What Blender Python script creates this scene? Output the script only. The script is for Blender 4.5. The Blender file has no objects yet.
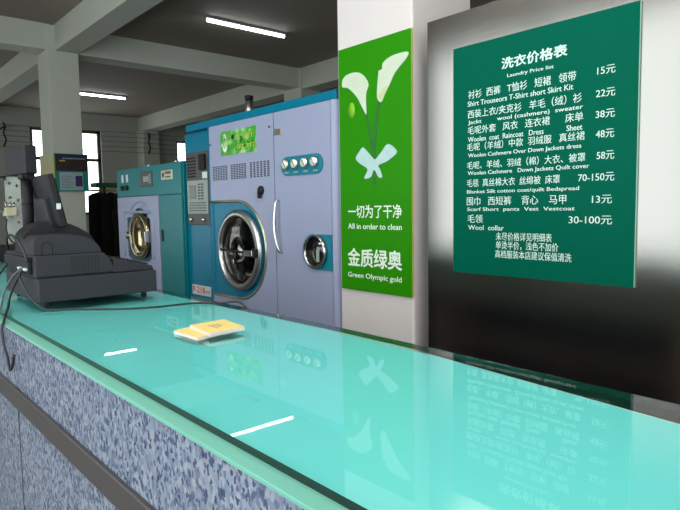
import bpy, bmesh, math, random
from mathutils import Vector, Matrix
PI = math.pi
random.seed(7)
SC = bpy.context.scene
COL = SC.collection
EYE = 1.38                       # lens height above the floor; shapes below are written with z measured from the lens

# ------------------------------------------------------------------ camera
cam_data = bpy.data.cameras.new('camera'); cam = bpy.data.objects.new('camera', cam_data); COL.objects.link(cam)
cam_data.sensor_width = 36.0; cam_data.lens = 594 / 680 * 36.0; cam_data.clip_start = 0.02; cam_data.clip_end = 200
Rm = Matrix(((0.754257, 0.064322, -0.653421), (-0.656401, 0.050687, -0.752707), (-0.015295, 0.996641, 0.080452)))
cam.matrix_world = Matrix.Translation((0, 0, EYE)) @ Rm.to_4x4()
SC.camera = cam

# ------------------------------------------------------------------ daylight and exposure
SC.view_settings.view_transform = 'Standard'; SC.view_settings.look = 'None'
SC.view_settings.gamma = 1.0; SC.view_settings.use_curve_mapping = False
SC.view_settings.exposure = 0.0
world = bpy.data.worlds.new('overcast_sky'); SC.world = world; world.use_nodes = True
bgn = world.node_tree.nodes['Background']; bgn.inputs[0].default_value = (0.93, 0.97, 1.0, 1); bgn.inputs[1].default_value = 4.0
TUBE_POWER = 14.0
LED_POWER = 13.5
def portal(name, loc, rot, sx, sy):       # marks a window opening for the sky light
    l = bpy.data.lights.new(name, 'AREA'); l.shape = 'RECTANGLE'; l.size = sx; l.size_y = sy
    l.cycles.is_portal = True
    o = bpy.data.objects.new(name, l); COL.objects.link(o); o.location = loc; o.rotation_euler = rot
    return o
YN_ = -2.6
WX = -2.15                                 # shop-front wall
portal('window_portal', (WX + 0.02, 2.1, 1.905), (0, -PI/2, 0), 3.2, 7.4)
portal('window_portal', (WX + 0.02, 12.2, 1.38), (0, -PI/2, 0), 2.0, 4.4)
portal('window_portal', (0.3, YN_ + 0.02, 1.905), (PI/2, 0, 0), 4.2, 3.2)
portal('window_portal', (4.5, 14.97, 2.35), (-PI/2, 0, 0), 1.6, 1.9)

# ------------------------------------------------------------------ materials
def lin(c):
    return tuple(((v/255)/12.92 if v/255 <= 0.04045 else ((v/255+0.055)/1.055)**2.4) for v in c) + (1,)
def mat(name, rgb, rough=0.5, metal=0.0, spec=0.5, noise=0.0, nscale=20, coat=0.0, emis=None, estr=0, bump=0.0):
    m = bpy.data.materials.new(name); m.use_nodes = True
    nt = m.node_tree; b = nt.nodes['Principled BSDF']
    b.inputs['Base Color'].default_value = lin(rgb); b.inputs['Roughness'].default_value = rough
    b.inputs['Metallic'].default_value = metal; b.inputs['Specular IOR Level'].default_value = spec
    b.inputs['Coat Weight'].default_value = coat; b.inputs['Coat Roughness'].default_value = 0.05
    if emis:
        b.inputs['Emission Color'].default_value = lin(emis); b.inputs['Emission Strength'].default_value = estr
    tc = nt.nodes.new('ShaderNodeTexCoord'); nz = nt.nodes.new('ShaderNodeTexNoise')
    nz.inputs['Scale'].default_value = nscale; nz.inputs['Detail'].default_value = 4
    nt.links.new(tc.outputs['Object'], nz.inputs['Vector'])
    mr = nt.nodes.new('ShaderNodeMapRange'); nt.links.new(nz.outputs['Fac'], mr.inputs['Value'])
    n = noise if noise else 0.03
    mr.inputs['To Min'].default_value = 1 - n; mr.inputs['To Max'].default_value = 1 + n
    mx = nt.nodes.new('ShaderNodeMix'); mx.data_type = 'RGBA'; mx.blend_type = 'MULTIPLY'
    mx.inputs['Factor'].default_value = 1.0; mx.inputs['A'].default_value = lin(rgb)
    nt.links.new(mr.outputs['Result'], mx.inputs['B'])
    nt.links.new(mx.outputs['Result'], b.inputs['Base Color'])
    if bump:
        bp = nt.nodes.new('ShaderNodeBump'); bp.inputs['Strength'].default_value = bump; bp.inputs['Distance'].default_value = 0.004
        nt.links.new(nz.outputs['Fac'], bp.inputs['Height']); nt.links.new(bp.outputs['Normal'], b.inputs['Normal'])
    return m
M = {}
M['wall'] = mat('painted_plaster', (176, 177, 166), 0.85, noise=0.05, nscale=3, bump=0.1)
M['ceiling'] = mat('ceiling_plaster', (146, 137, 126), 0.9, noise=0.05, nscale=2)
M['column'] = mat('column_plaster', (192, 195, 182), 0.85, noise=0.04, nscale=5)
M['pillar'] = mat('pillar_paint', (214, 207, 205), 0.7, noise=0.03, nscale=4)
M['teal'] = mat('teal_enamel', (0, 112, 141), 0.3, noise=0.04, nscale=6, spec=0.25)
M['teal2'] = mat('green_teal_enamel', (0, 114, 118), 0.3, noise=0.04, nscale=6, spec=0.25)
M['teal_dark'] = mat('teal_gauge_plate', (0, 118, 138), 0.35)
M['white'] = mat('white_enamel', (152, 159, 186), 0.35, noise=0.03, nscale=4, spec=0.35)
M['satin'] = mat('satin_steel', (200, 200, 200), 0.3, 1.0)
M['steel'] = mat('polished_steel', (190, 188, 182), 0.16, 1.0)
M['chrome'] = mat('chrome', (215, 213, 205), 0.08, 1.0)
M['bronze'] = mat('warm_polished_steel', (176, 162, 128), 0.14, 1.0)
M['trim'] = mat('champagne_trim', (196, 190, 165), 0.3, 0.9)
M['black'] = mat('black_plastic', (29, 29, 32), 0.5, spec=0.25, noise=0.1, nscale=60)
M['char'] = mat('charcoal_plastic', (46, 46, 51), 0.5, spec=0.25, noise=0.05, nscale=40)
M['char2'] = mat('dark_charcoal_plastic', (29, 29, 32), 0.5, spec=0.25, noise=0.05, nscale=40)
M['cable'] = mat('black_cable_rubber', (24, 25, 27), 0.45)
M['greycable'] = mat('grey_cable_rubber', (92, 94, 96), 0.45)
M['dark'] = mat('dark_slot', (14, 14, 15), 0.6)
M['panelgrey'] = mat('dark_control_panel', (72, 72, 68), 0.4)
M['panelpale'] = mat('pale_control_label', (150, 160, 155), 0.45)
M['lcd'] = mat('grey_display', (70, 78, 80), 0.2)
M['green'] = mat('sign_green', (40, 134, 0), 0.4, noise=0.05, nscale=3, spec=0.1)
M['priceboard'] = mat('price_board_green', (0, 90, 70), 0.45, noise=0.02, spec=0.03)
M['edge'] = mat('acrylic_edge', (170, 215, 195), 0.3)
M['yedge'] = mat('yellowed_acrylic_edge', (190, 180, 80), 0.4)
M['lettering'] = mat('pale_lettering', (205, 235, 225), 0.5)
M['white_letter'] = mat('white_lettering', (228, 240, 225), 0.5)
M['petal'] = mat('white_petal_print', (200, 212, 188), 0.5, noise=0.06, nscale=12)
M['bow'] = mat('pale_blue_bow_print', (176, 206, 204), 0.5, noise=0.12, nscale=25)
M['stem'] = mat('stem_print', (18, 104, 20), 0.5)
M['yellowspot'] = mat('yellow_spot_print', (120, 185, 20), 0.5)
M['paper_y'] = mat('yellow_paper', (226, 202, 122), 0.75, noise=0.03, nscale=60)
M['paper_edge'] = mat('paper_block', (225, 205, 200), 0.8, noise=0.08, nscale=200)
M['red'] = mat('red_print', (205, 50, 50), 0.5)
M['sticker'] = mat('white_sticker', (205, 215, 215), 0.4)
M['garment'] = mat('black_cloth', (16, 14, 14), 0.95, noise=0.5, nscale=30, bump=0.3)
M['garment2'] = mat('dark_brown_cloth', (30, 22, 18), 0.95, noise=0.6, nscale=60, bump=0.3)
M['rackgreen'] = mat('green_rack_paint', (30, 95, 70), 0.5)
M['brass'] = mat('brass_rail', (170, 150, 100), 0.35, 0.8)
M['wframe'] = mat('dark_window_frame', (70, 62, 50), 0.5)
M['floor'] = mat('grey_floor_tile', (120, 118, 112), 0.35, noise=0.08, nscale=2)
M['tube'] = mat('lit_tube', (255, 255, 255), 0.4, emis=(240, 250, 255), estr=TUBE_POWER)
M['fixture'] = mat('lamp_housing', (150, 150, 148), 0.5)
M['wire'] = mat('clothesline_wire', (95, 92, 84), 0.6)
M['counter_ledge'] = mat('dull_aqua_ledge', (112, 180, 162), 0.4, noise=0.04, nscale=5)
M['counter_paint'] = mat('aqua_counter_panel', (112, 212, 211), 0.5, noise=0.02, nscale=3)
M['apron'] = mat('pale_laminate', (150, 152, 142), 0.5)
M['counter_inside'] = mat('counter_inside_board', (190, 168, 166), 0.6)
M['strip'] = mat('dark_metal_strip', (84, 80, 80), 0.4, 0.5)
M['posterblue'] = mat('poster_navy', (26, 30, 62), 0.4, noise=0.6, nscale=14)
M['posterdark'] = mat('poster_dark_photo', (48, 34, 30), 0.4, noise=0.9, nscale=22)
M['posterteal'] = mat('poster_teal', (0, 128, 110), 0.4)
M['posterpage'] = mat('poster_page', (150, 168, 176), 0.4, noise=0.05, nscale=40)
M['posterpurple'] = mat('poster_purple_photo', (62, 44, 96), 0.4, noise=0.8, nscale=20)
M['posteryellow'] = mat('poster_yellow', (196, 190, 40), 0.4)
M['paleyellow'] = mat('aged_acrylic', (196, 192, 150), 0.4)
M['machine_grey'] = mat('pale_grey_paint', (172, 178, 170), 0.5, noise=0.08, nscale=10)
M['beige'] = mat('beige_plastic', (190, 182, 150), 0.5)

def terrazzo():
    m = bpy.data.materials.new('flecked_blue_laminate'); m.use_nodes = True; nt = m.node_tree
    b = nt.nodes['Principled BSDF']; b.inputs['Roughness'].default_value = 0.25; b.inputs['Coat Weight'].default_value = 0.4
    tc = nt.nodes.new('ShaderNodeTexCoord')
    mp = nt.nodes.new('ShaderNodeMapping'); mp.inputs['Scale'].default_value = (1, 1.15, 0.8); nt.links.new(tc.outputs['Object'], mp.inputs['Vector'])
    nz = nt.nodes.new('ShaderNodeTexNoise'); nz.inputs['Scale'].default_value = 60; nt.links.new(mp.outputs['Vector'], nz.inputs['Vector'])
    ad = nt.nodes.new('ShaderNodeVectorMath'); ad.operation = 'MULTIPLY_ADD'; ad.inputs[1].default_value = (0.012,)*3
    nt.links.new(nz.outputs['Color'], ad.inputs[0]); nt.links.new(mp.outputs['Vector'], ad.inputs[2])
    def layer(scale, stops):
        vo = nt.nodes.new('ShaderNodeTexVoronoi'); vo.inputs['Scale'].default_value = scale; nt.links.new(ad.outputs['Vector'], vo.inputs['Vector'])
        sp = nt.nodes.new('ShaderNodeSeparateColor'); nt.links.new(vo.outputs['Color'], sp.inputs['Color'])
        cr = nt.nodes.new('ShaderNodeValToRGB'); cr.color_ramp.interpolation = 'CONSTANT'
        els = cr.color_ramp.elements
        while len(els) > 1: els.remove(els[-1])
        els[0].position = 0; els[0].color = lin(stops[0][1])
        for p, c in stops[1:]:
            e = els.new(p); e.color = lin(c)
        nt.links.new(sp.outputs['Red'], cr.inputs['Fac'])
        return cr, sp
    a, sa = layer(110, [(0, (130, 143, 160)), (0.3, (114, 127, 150)), (0.5, (146, 155, 168)), (0.68, (100, 112, 138)), (0.8, (132, 134, 150)), (0.92, (90, 102, 130))])
    c, sc_ = layer(140, [(0, (60, 74, 108)), (0.5, (78, 86, 118)), (0.8, (50, 62, 94))])
    gt = nt.nodes.new('ShaderNodeMath'); gt.operation = 'GREATER_THAN'; gt.inputs[1].default_value = 0.8
    nt.links.new(sc_.outputs['Green'], gt.inputs[0])
    mx = nt.nodes.new('ShaderNodeMix'); mx.data_type = 'RGBA'; nt.links.new(gt.outputs[0], mx.inputs['Factor'])
    nt.links.new(a.outputs['Color'], mx.inputs['A']); nt.links.new(c.outputs['Color'], mx.inputs['B'])
    nt.links.new(mx.outputs['Result'], b.inputs['Base Color'])
    return m
M['terrazzo'] = terrazzo()

def sheet_glass(name, tint, ior=1.5, rough=0.0, double=True):
    m = bpy.data.materials.new(name); m.use_nodes = True; nt = m.node_tree
    for n in list(nt.nodes):
        if n.type != 'OUTPUT_MATERIAL': nt.nodes.remove(n)
    out = nt.nodes['Material Output']
    t = nt.nodes.new('ShaderNodeBsdfTransparent'); t.inputs[0].default_value = tint
    g = nt.nodes.new('ShaderNodeBsdfGlossy'); g.inputs['Roughness'].default_value = rough
    f = nt.nodes.new('ShaderNodeFresnel'); f.inputs['IOR'].default_value = ior
    # two faces of a pane reflect: R2 = 2R/(1+R)
    a = nt.nodes.new('ShaderNodeMath'); a.operation = 'ADD'; a.inputs[1].default_value = 1.0
    d = nt.nodes.new('ShaderNodeMath'); d.operation = 'MULTIPLY'; d.inputs[1].default_value = 2.0
    q = nt.nodes.new('ShaderNodeMath'); q.operation = 'DIVIDE'
    nt.links.new(f.outputs[0], a.inputs[0]); nt.links.new(f.outputs[0], d.inputs[0])
    nt.links.new(d.outputs[0], q.inputs[0]); nt.links.new(a.outputs[0], q.inputs[1])
    ge = nt.nodes.new('ShaderNodeNewGeometry'); nf = nt.nodes.new('ShaderNodeMath'); nf.operation = 'SUBTRACT'; nf.inputs[0].default_value = 1.0
    nt.links.new(ge.outputs['Backfacing'], nf.inputs[1])
    pr = nt.nodes.new('ShaderNodeMath'); pr.operation = 'MULTIPLY'; nt.links.new((q if double else f).outputs[0], pr.inputs[0]); nt.links.new(nf.outputs[0], pr.inputs[1])
    mx = nt.nodes.new('ShaderNodeMixShader'); nt.links.new(pr.outputs[0], mx.inputs[0])
    nt.links.new(t.outputs[0], mx.inputs[1]); nt.links.new(g.outputs[0], mx.inputs[2])
    nt.links.new(mx.outputs[0], out.inputs['Surface'])
    return m
M['counter_glass'] = sheet_glass('green_tinted_glass', (0.95, 0.995, 0.985, 1), 1.45, double=False)
M['glass'] = sheet_glass('clear_glass', (0.9, 0.92, 0.92, 1), 1.5)
M['door_glass'] = sheet_glass('smoked_door_glass', (0.6, 0.58, 0.55, 1), 1.3)
M['led'] = mat('lit_added_panel', (255, 255, 255), 0.4, emis=(255, 248, 240), estr=LED_POWER)
M['glass_edge'] = mat('dark_green_glass_edge', (5, 34, 28), 0.2)

def brushed():
    m = bpy.data.materials.new('brushed_stainless_steel'); m.use_nodes = True; nt = m.node_tree
    b = nt.nodes['Principled BSDF']; b.inputs['Metallic'].default_value = 1.0
    b.inputs['Base Color'].default_value = (0.305, 0.293, 0.268, 1); b.inputs['Roughness'].default_value = 0.15
    tc = nt.nodes.new('ShaderNodeTexCoord'); mp = nt.nodes.new('ShaderNodeMapping'); mp.inputs['Scale'].default_value = (1, 1.5, 260)
    nt.links.new(tc.outputs['Object'], mp.inputs['Vector'])
    nz = nt.nodes.new('ShaderNodeTexNoise'); nz.inputs['Scale'].default_value = 3; nz.inputs['Detail'].default_value = 3
    nt.links.new(mp.outputs['Vector'], nz.inputs['Vector'])
    bp = nt.nodes.new('ShaderNodeBump'); bp.inputs['Strength'].default_value = 0.12; bp.inputs['Distance'].default_value = 0.0006
    nt.links.new(nz.outputs['Fac'], bp.inputs['Height']); nt.links.new(bp.outputs['Normal'], b.inputs['Normal'])
    return m
M['brushed'] = brushed()

def display_mat():
    m = bpy.data.materials.new('green_leaf_display'); m.use_nodes = True; nt = m.node_tree
    b = nt.nodes['Principled BSDF']; b.inputs['Roughness'].default_value = 0.3
    tc = nt.nodes.new('ShaderNodeTexCoord'); nz = nt.nodes.new('ShaderNodeTexNoise'); nz.inputs['Scale'].default_value = 14
    nt.links.new(tc.outputs['Object'], nz.inputs['Vector'])
    cr = nt.nodes.new('ShaderNodeValToRGB'); e = cr.color_ramp.elements
    e[0].position = 0.35; e[0].color = lin((40, 150, 30)); e[1].position = 0.7; e[1].color = lin((175, 210, 150))
    x = e.new(0.5); x.color = lin((80, 172, 50))
    nt.links.new(nz.outputs['Fac'], cr.inputs['Fac']); nt.links.new(cr.outputs['Color'], b.inputs['Base Color'])
    return m
M['display'] = display_mat()

# ------------------------------------------------------------------ mesh helpers
def nb(): return bmesh.new()
def box(bm, x0, x1, y0, y1, z0, z1, mi=0):
    v = [bm.verts.new(p) for p in ((x0,y0,z0),(x1,y0,z0),(x1,y1,z0),(x0,y1,z0),(x0,y0,z1),(x1,y0,z1),(x1,y1,z1),(x0,y1,z1))]
    fs = [bm.faces.new([v[i] for i in q]) for q in ((3,2,1,0),(4,5,6,7),(0,1,5,4),(1,2,6,5),(2,3,7,6),(3,0,4,7))]
    for f in fs: f.material_index = mi
    return v
def rbox(bm, x0, x1, y0, y1, z0, z1, r=0.01, seg=3):
    t = nb(); box(t, x0, x1, y0, y1, z0, z1)
    bmesh.ops.bevel(t, geom=t.edges[:], offset=r, segments=seg, affect='EDGES', profile=0.5, clamp_overlap=True)
    merge(bm, t)
def merge(bm, t):
    me = bpy.data.meshes.new('tmp'); t.to_mesh(me); t.free(); bm.from_mesh(me); bpy.data.meshes.remove(me)
def prism(bm, pts, axis, a0, a1, holes=()):
    """outline (with optional holes) in the plane across `axis`, filled and extruded from a0 to a1.
       axis x: pts=(y,z)   axis y: pts=(x,z)   axis z: pts=(x,y)"""
    def P(p, a):
        return (a, p[0], p[1]) if axis == 'x' else (p[0], a, p[1]) if axis == 'y' else (p[0], p[1], a)
    loops = [pts] + list(holes)
    t = nb(); edges = []; rings = []
    for lp in loops:
        vs = [t.verts.new(P(p, a0)) for p in lp]; rings.append(vs)
        for i in range(len(vs)): edges.append(t.edges.new((vs[i], vs[(i+1) % len(vs)])))
    bmesh.ops.triangle_fill(t, use_beauty=True, edges=edges)
    fs = t.faces[:]
    mapv = {}
    for v in list(t.verts):
        c = v.co.copy()
        if axis == 'x': c.x = a1
        elif axis == 'y': c.y = a1
        else: c.z = a1
        mapv[v] = t.verts.new(c)
    for f in fs: t.faces.new([mapv[v] for v in reversed(f.verts)])
    for vs in rings:
        for i in range(len(vs)):
            a, b = vs[i], vs[(i+1) % len(vs)]
            t.faces.new((a, b, mapv[b], mapv[a]))
    bmesh.ops.recalc_face_normals(t, faces=t.faces[:])
    merge(bm, t)
def lathe(bm, prof, c, axis='x', n=48, closed=False, sy=1.0, sz=1.0):
    """prof = (a, r): a along axis, r the radius"""
    rings = []
    for a, r in prof:
        ring = []
        for k in range(n):
            t = 2*PI*k/n; u, w = r*math.cos(t)*sy, r*math.sin(t)*sz
            p = (c[0]+a, c[1]+u, c[2]+w) if axis == 'x' else (c[0]+u, c[1]+a, c[2]+w) if axis == 'y' else (c[0]+u, c[1]+w, c[2]+a)
            ring.append(bm.verts.new(p))
        rings.append(ring)
    fs = []
    m = len(rings)
    for i in range(m if closed else m-1):
        A, B = rings[i], rings[(i+1) % m]
        for k in range(n):
            fs.append(bm.faces.new((A[k], A[(k+1) % n], B[(k+1) % n], B[k])))
    if not closed:
        fs.append(bm.faces.new(rings[0][::-1])); fs.append(bm.faces.new(rings[-1]))
    for f in fs: f.smooth = True
    bmesh.ops.recalc_face_normals(bm, faces=fs)
def cyl(bm, a, b, r, n=20, r2=None):
    a = Vector(a); b = Vector(b); d = (b-a).normalized(); s = d.orthogonal().normalized(); t = d.cross(s)
    r2 = r if r2 is None else r2
    A = [bm.verts.new(a + (s*math.cos(2*PI*k/n) + t*math.sin(2*PI*k/n))*r) for k in range(n)]
    B = [bm.verts.new(b + (s*math.cos(2*PI*k/n) + t*math.sin(2*PI*k/n))*r2) for k in range(n)]
    fs = [bm.faces.new((A[k], A[(k+1) % n], B[(k+1) % n], B[k])) for k in range(n)]
    for f in fs: f.smooth = True
    fs += [bm.faces.new(A[::-1]), bm.faces.new(B)]
    bmesh.ops.recalc_face_normals(bm, faces=fs)
def smooth_path(pts, n=6):
    P = [Vector(p) for p in pts]; P = [P[0]*2-P[1]] + P + [P[-1]*2-P[-2]]; out = []
    for i in range(1, len(P)-2):
        for k in range(n):
            t = k/n; a, b, c, d = P[i-1], P[i], P[i+1], P[i+2]
            out.append(0.5*((2*b) + (c-a)*t + (2*a-5*b+4*c-d)*t*t + (3*b-a-3*c+d)*t*t*t))
    out.append(P[-2]); return out
def tube(bm, pts, r, n=8, smooth=True, flat=1.0):
    P = smooth_path(pts) if smooth else [Vector(p) for p in pts]
    prev = None; rings = []
    up = Vector((0.13, 0.21, 0.97)).normalized()
    for i, p in enumerate(P):
        d = (P[min(i+1, len(P)-1)] - P[max(i-1, 0)]).normalized()
        s = d.cross(up if prev is None else prev)
        if prev is not None: s = prev - d*prev.dot(d)
        if s.length < 1e-5: s = d.orthogonal()
        s.normalize(); t = d.cross(s); prev = s
        rings.append([bm.verts.new(p + s*math.cos(2*PI*k/n)*r + t*math.sin(2*PI*k/n)*r*flat) for k in range(n)])
    fs = []
    for A, B in zip(rings, rings[1:]):
        for k in range(n): fs.append(bm.faces.new((A[k], A[(k+1) % n], B[(k+1) % n], B[k])))
    for f in fs: f.smooth = True
    fs += [bm.faces.new(rings[0][::-1]), bm.faces.new(rings[-1])]
    bmesh.ops.recalc_face_normals(bm, faces=fs)

ORIGIN = {}                      # world origin of every empty
def thing(name, label, cat, loc, group=None):
    """Empty at the thing's base (loc is a world place, floor = 0)"""
    o = bpy.data.objects.new(name, None); COL.objects.link(o); o.location = loc
    o.empty_display_size = 0.1
    o['label'] = label; o['category'] = cat
    if group: o['group'] = group
    ORIGIN[o.name] = Vector(loc)
    return o
def obj(name, bm, m, parent=None, bevel=0.0, label=None, cat=None, group=None, kind=None, raw=False, sharp=True):
    """links bm as one mesh object; vertices are lens-height coordinates unless raw"""
    me = bpy.data.meshes.new(name)
    base = Vector((0, 0, 0))
    if parent is not None: base = ORIGIN[parent.name]
    if not raw:
        bmesh.ops.translate(bm, verts=bm.verts[:], vec=Vector((0, 0, EYE)) - base)
    o_loc = Vector((0, 0, 0))
    if parent is None and not raw and bm.verts:
        lo = Vector([min(v.co[i] for v in bm.verts) for i in range(3)]); hi = Vector([max(v.co[i] for v in bm.verts) for i in range(3)])
        o_loc = Vector(((lo.x+hi.x)/2, (lo.y+hi.y)/2, lo.z))
        bmesh.ops.translate(bm, verts=bm.verts[:], vec=-o_loc)
    bm.to_mesh(me); bm.free()
    for mm in (m if isinstance(m, (list, tuple)) else [m]): me.materials.append(M[mm] if isinstance(mm, str) else mm)
    o = bpy.data.objects.new(name, me); COL.objects.link(o); o.location = o_loc
    ORIGIN[o.name] = (base if parent is not None else o_loc)
    if parent is not None: o.parent = parent
    if bevel:
        b = o.modifiers.new('bevel', 'BEVEL'); b.width = bevel; b.segments = 2; b.limit_method = 'ANGLE'; b.angle_limit = math.radians(40)
    if label: o['label'] = label
    if cat: o['category'] = cat
    if group: o['group'] = group
    if kind: o['kind'] = kind
    return o
def copy_tree(o, loc=None, parent=None):
    c = o.copy(); COL.objects.link(c)
    if parent is not None: c.parent = parent
    if loc is not None: c.location = loc
    for ch in [x for x in o.children]: copy_tree(ch, parent=c)
    return c
def text(name, body, ya, yb, z, h, x, parent, m, label=None, bold=0.0, depth=0.0012, gap=0.42):
    """raised lettering on a face that looks towards -x: runs from y=ya (left) to y=yb (right)"""
    c = bpy.data.curves.new('lettering', 'FONT'); c.body = body; c.size = 1.0; c.resolution_u = 3
    t = bpy.data.objects.new('lettering', c); COL.objects.link(t)
    dg = bpy.context.evaluated_depsgraph_get(); me0 = bpy.data.meshes.new_from_object(t.evaluated_get(dg))
    bpy.data.objects.remove(t); bpy.data.curves.remove(c)
    bm = nb(); bm.from_mesh(me0); bpy.data.meshes.remove(me0)
    xs = [v.co.x for v in bm.verts]; ys = [v.co.y for v in bm.verts]
    x0, x1, y0, y1 = min(xs), max(xs), min(ys), max(ys)
    for v in bm.verts:
        u = (v.co.x-x0)/(x1-x0); w = (v.co.y-y0)/(y1-y0)
        v.co = Vector((0, ya + (yb-ya)*u, z + h*w))
    if bold:
        k = bold * h
        full = nb()
        for i, (du, dw) in enumerate(((0, 0), (k, 0), (-k, 0), (0, k), (0, -k))):
            q = bm.copy(); bmesh.ops.translate(q, verts=q.verts[:], vec=(-.00012*i, du, dw)); merge(full, q)
        bm.free(); bm = full
    # words standing apart become pieces of their own
    spans = sorted((min(v.co.y for v in f.verts), max(v.co.y for v in f.verts)) for f in bm.faces)
    runs = []
    for lo, hi in spans:
        if runs and lo <= runs[-1][1] + gap*h: runs[-1][1] = max(hi, runs[-1][1])
        else: runs.append([lo, hi])
    out = None
    for lo, hi in runs[::-1]:
        c = bm.copy()
        bmesh.ops.delete(c, geom=[f for f in c.faces if not (lo-1e-6 <= f.calc_center_median().y <= hi+1e-6)], context='FACES')
        ex = bmesh.ops.extrude_face_region(c, geom=c.faces[:])
        for v in [g for g in ex['geom'] if isinstance(g, bmesh.types.BMVert)]: v.co.x += depth
        for v in c.verts: v.co.x = x - v.co.x
        bmesh.ops.recalc_face_normals(c, faces=c.faces[:])
        out = obj(name, c, m, parent, label=label)
    bm.free()
    return out
def struct(name, bm, m, parent=None, bevel=0.0):
    return obj(name, bm, m, parent, kind='structure' if parent is None else None, bevel=bevel)

# ================================================================== the room
CE = 2.35; FL = -1.38; WL = -2.15; WR = 9.0; YN = -2.6; YF = 15.0
b = nb(); box(b, WL-.2, WR+.2, YN-.2, YF+.2, FL-.1, FL); fl = struct('floor', b, 'floor')
b = nb(); box(b, WL-.2, WR+.2, YN-.2, YF+.2, CE, CE+.15); struct('ceiling', b, 'ceiling')
b = nb(); prism(b, [(YN-.2, FL), (YF+.2, FL), (YF+.2, CE), (YN-.2, CE)], 'x', WL-.2, WL, [[(-1.6, -1.1), (5.8, -1.1), (5.8, 2.15), (-1.6, 2.15)], [(10.0, -1.0), (14.4, -1.0), (14.4, 1.0), (10.0, 1.0)]])
struct('wall_left', b, 'wall')
b = nb(); box(b, WR, WR+.2, YN, YF, FL, CE); struct('wall_right', b, 'wall')
b = nb(); prism(b, [(WL, FL), (WR, FL), (WR, CE), (WL, CE)], 'y', YN-.2, YN, [[(-1.8, -1.1), (2.4, -1.1), (2.4, 2.15), (-1.8, 2.15)]]); struct('wall_front', b, 'wall')
b = nb(); prism(b, [(WL, FL), (WR, FL), (WR, CE), (WL, CE)], 'y', YF, YF+.2,
                [[(3.70, -.1), (5.30, -.1), (5.30, 1.95), (3.70, 1.95)], [(7.28, 1.0), (8.3, 1.0), (8.3, 1.85), (7.28, 1.85)]])
struct('wall_back', b, 'wall')
# shop-front window (behind the camera), its frame and panes
def window(name, axis, a0, a1, z0, z1, pos, nv, hz, w=0.06, m='wframe'):
    b = nb()
    def bar(u0, u1, v0, v1):
        if axis == 'x': box(b, pos-.03, pos+.03, u0, u1, v0, v1)
        else: box(b, u0, u1, pos-.03, pos+.03, v0, v1)
    bar(a0, a1, z0, z0+w); bar(a0, a1, z1-w, z1); bar(a0, a0+w, z0, z1); bar(a1-w, a1, z0, z1)
    for k in range(1, nv+1):
        c = a0 + (a1-a0)*k/(nv+1); bar(c-w/2, c+w/2, z0, z1)
    for h in hz: bar(a0, a1, h-w/2, h+w/2)
    o = struct(name, b, m)
    g = nb()
    if axis == 'x': box(g, pos-.004, pos+.004, a0+.02, a1-.02, z0+.02, z1-.02)
    else: box(g, a0+.02, a1-.02, pos-.004, pos+.004, z0+.02, z1-.02)
    base = ORIGIN[o.name].copy()
    p = obj('pane', g, 'glass', o)
window('window_1', 'x', -1.6, 5.8, -1.1, 2.15, WL-.1, 3, (), 0.05)
window('window_4', 'x', 10.0, 14.4, -1.0, 1.0, WL-.1, 3, (), 0.05)
window('window_5', 'y', -1.8, 2.4, -1.1, 2.15, YN-.1, 2, (), 0.05)
window('window_2', 'y', 3.70, 5.30, -.1, 1.95, YF+.1, 1, (1.24,), 0.07)
window('window_3', 'y', 7.28, 8.3, 1.0, 1.85, YF+.1, 1, (), 0.06)
# beams and columns
b = nb(); box(b, 2.36, 2.64, YN, 8.15, 2.03, CE); box(b, 2.36, 2.64, 8.6, YF, 2.03, CE); box(b, 2.36, 2.64, 8.15, 8.6, 2.03, CE)
struct('trim_1', b, 'column')
b = nb(); box(b, 6.25, 6.6, YN, YF, 2.0, CE); struct('trim_2', b, 'column')
b = nb(); box(b, WL, 2.3, 8.17, 8.5, 2.03, CE); box(b, 2.62, 6.25, 8.17, 8.5, 2.03, CE); box(b, 6.6, WR, 8.17, 8.5, 2.03, CE)
struct('trim_3', b, 'column')
b = nb(); box(b, 2.26, 2.64, 8.15, 8.6, FL, 2.345)
obj('square_column', b, 'column', label='pale grey square column standing behind the cash register, poster case around it', cat='column', bevel=.01)
b = nb(); box(b, 6.22, 6.62, 8.1, 8.6, FL, 2.345)
obj('square_column', b, 'column', label='grey column end showing above the big washing machine, under the far beam corner', cat='column', bevel=.01)
b = nb(); box(b, 6.2, 6.62, 14.6, 15.0, FL, 2.0)
obj('square_column', b, 'column', label='shadowed wall pier at the back, under the beam end by the clothesline bracket', cat='column', bevel=.01)
b = nb(); rbox(b, 2.2, 2.665, 1.98, 2.532, FL, CE-.005, .012, 3)
obj('square_pillar', b, 'pillar', label='white pillar between the big washing machine and the steel panel', cat='pillar')

# ------------------------------------------------------------------ ceiling lamps
lampgrp = 'tube lamps on the ceiling'
lamp = thing('tube_lamp', 'bright tube lamp on the dark ceiling, the nearer and larger of two', 'ceiling lamp', (4.26, 6.66, CE+EYE), lampgrp)
b = nb(); rbox(b, -.61, .61, -.035, .035, -.035, 0, .008); obj('housing', b, 'fixture', lamp, raw=True)
b = nb(); cyl(b, (-.58, 0, -.052), (.58, 0, -.052), .019, 16); obj('lamp_tube', b, 'tube', lamp, raw=True)
for s in (-1, 1):
    b = nb(); rbox(b, min(s*.58, s*.61), max(s*.58, s*.61), -.024, .024, -.075, -.03, .006); obj('end_cap', b, 'fixture', lamp, raw=True)
l2 = copy_tree(lamp, (4.29, 12.3, CE+EYE)); l2['label'] = 'small far tube lamp seen just right of the grey column'

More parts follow.
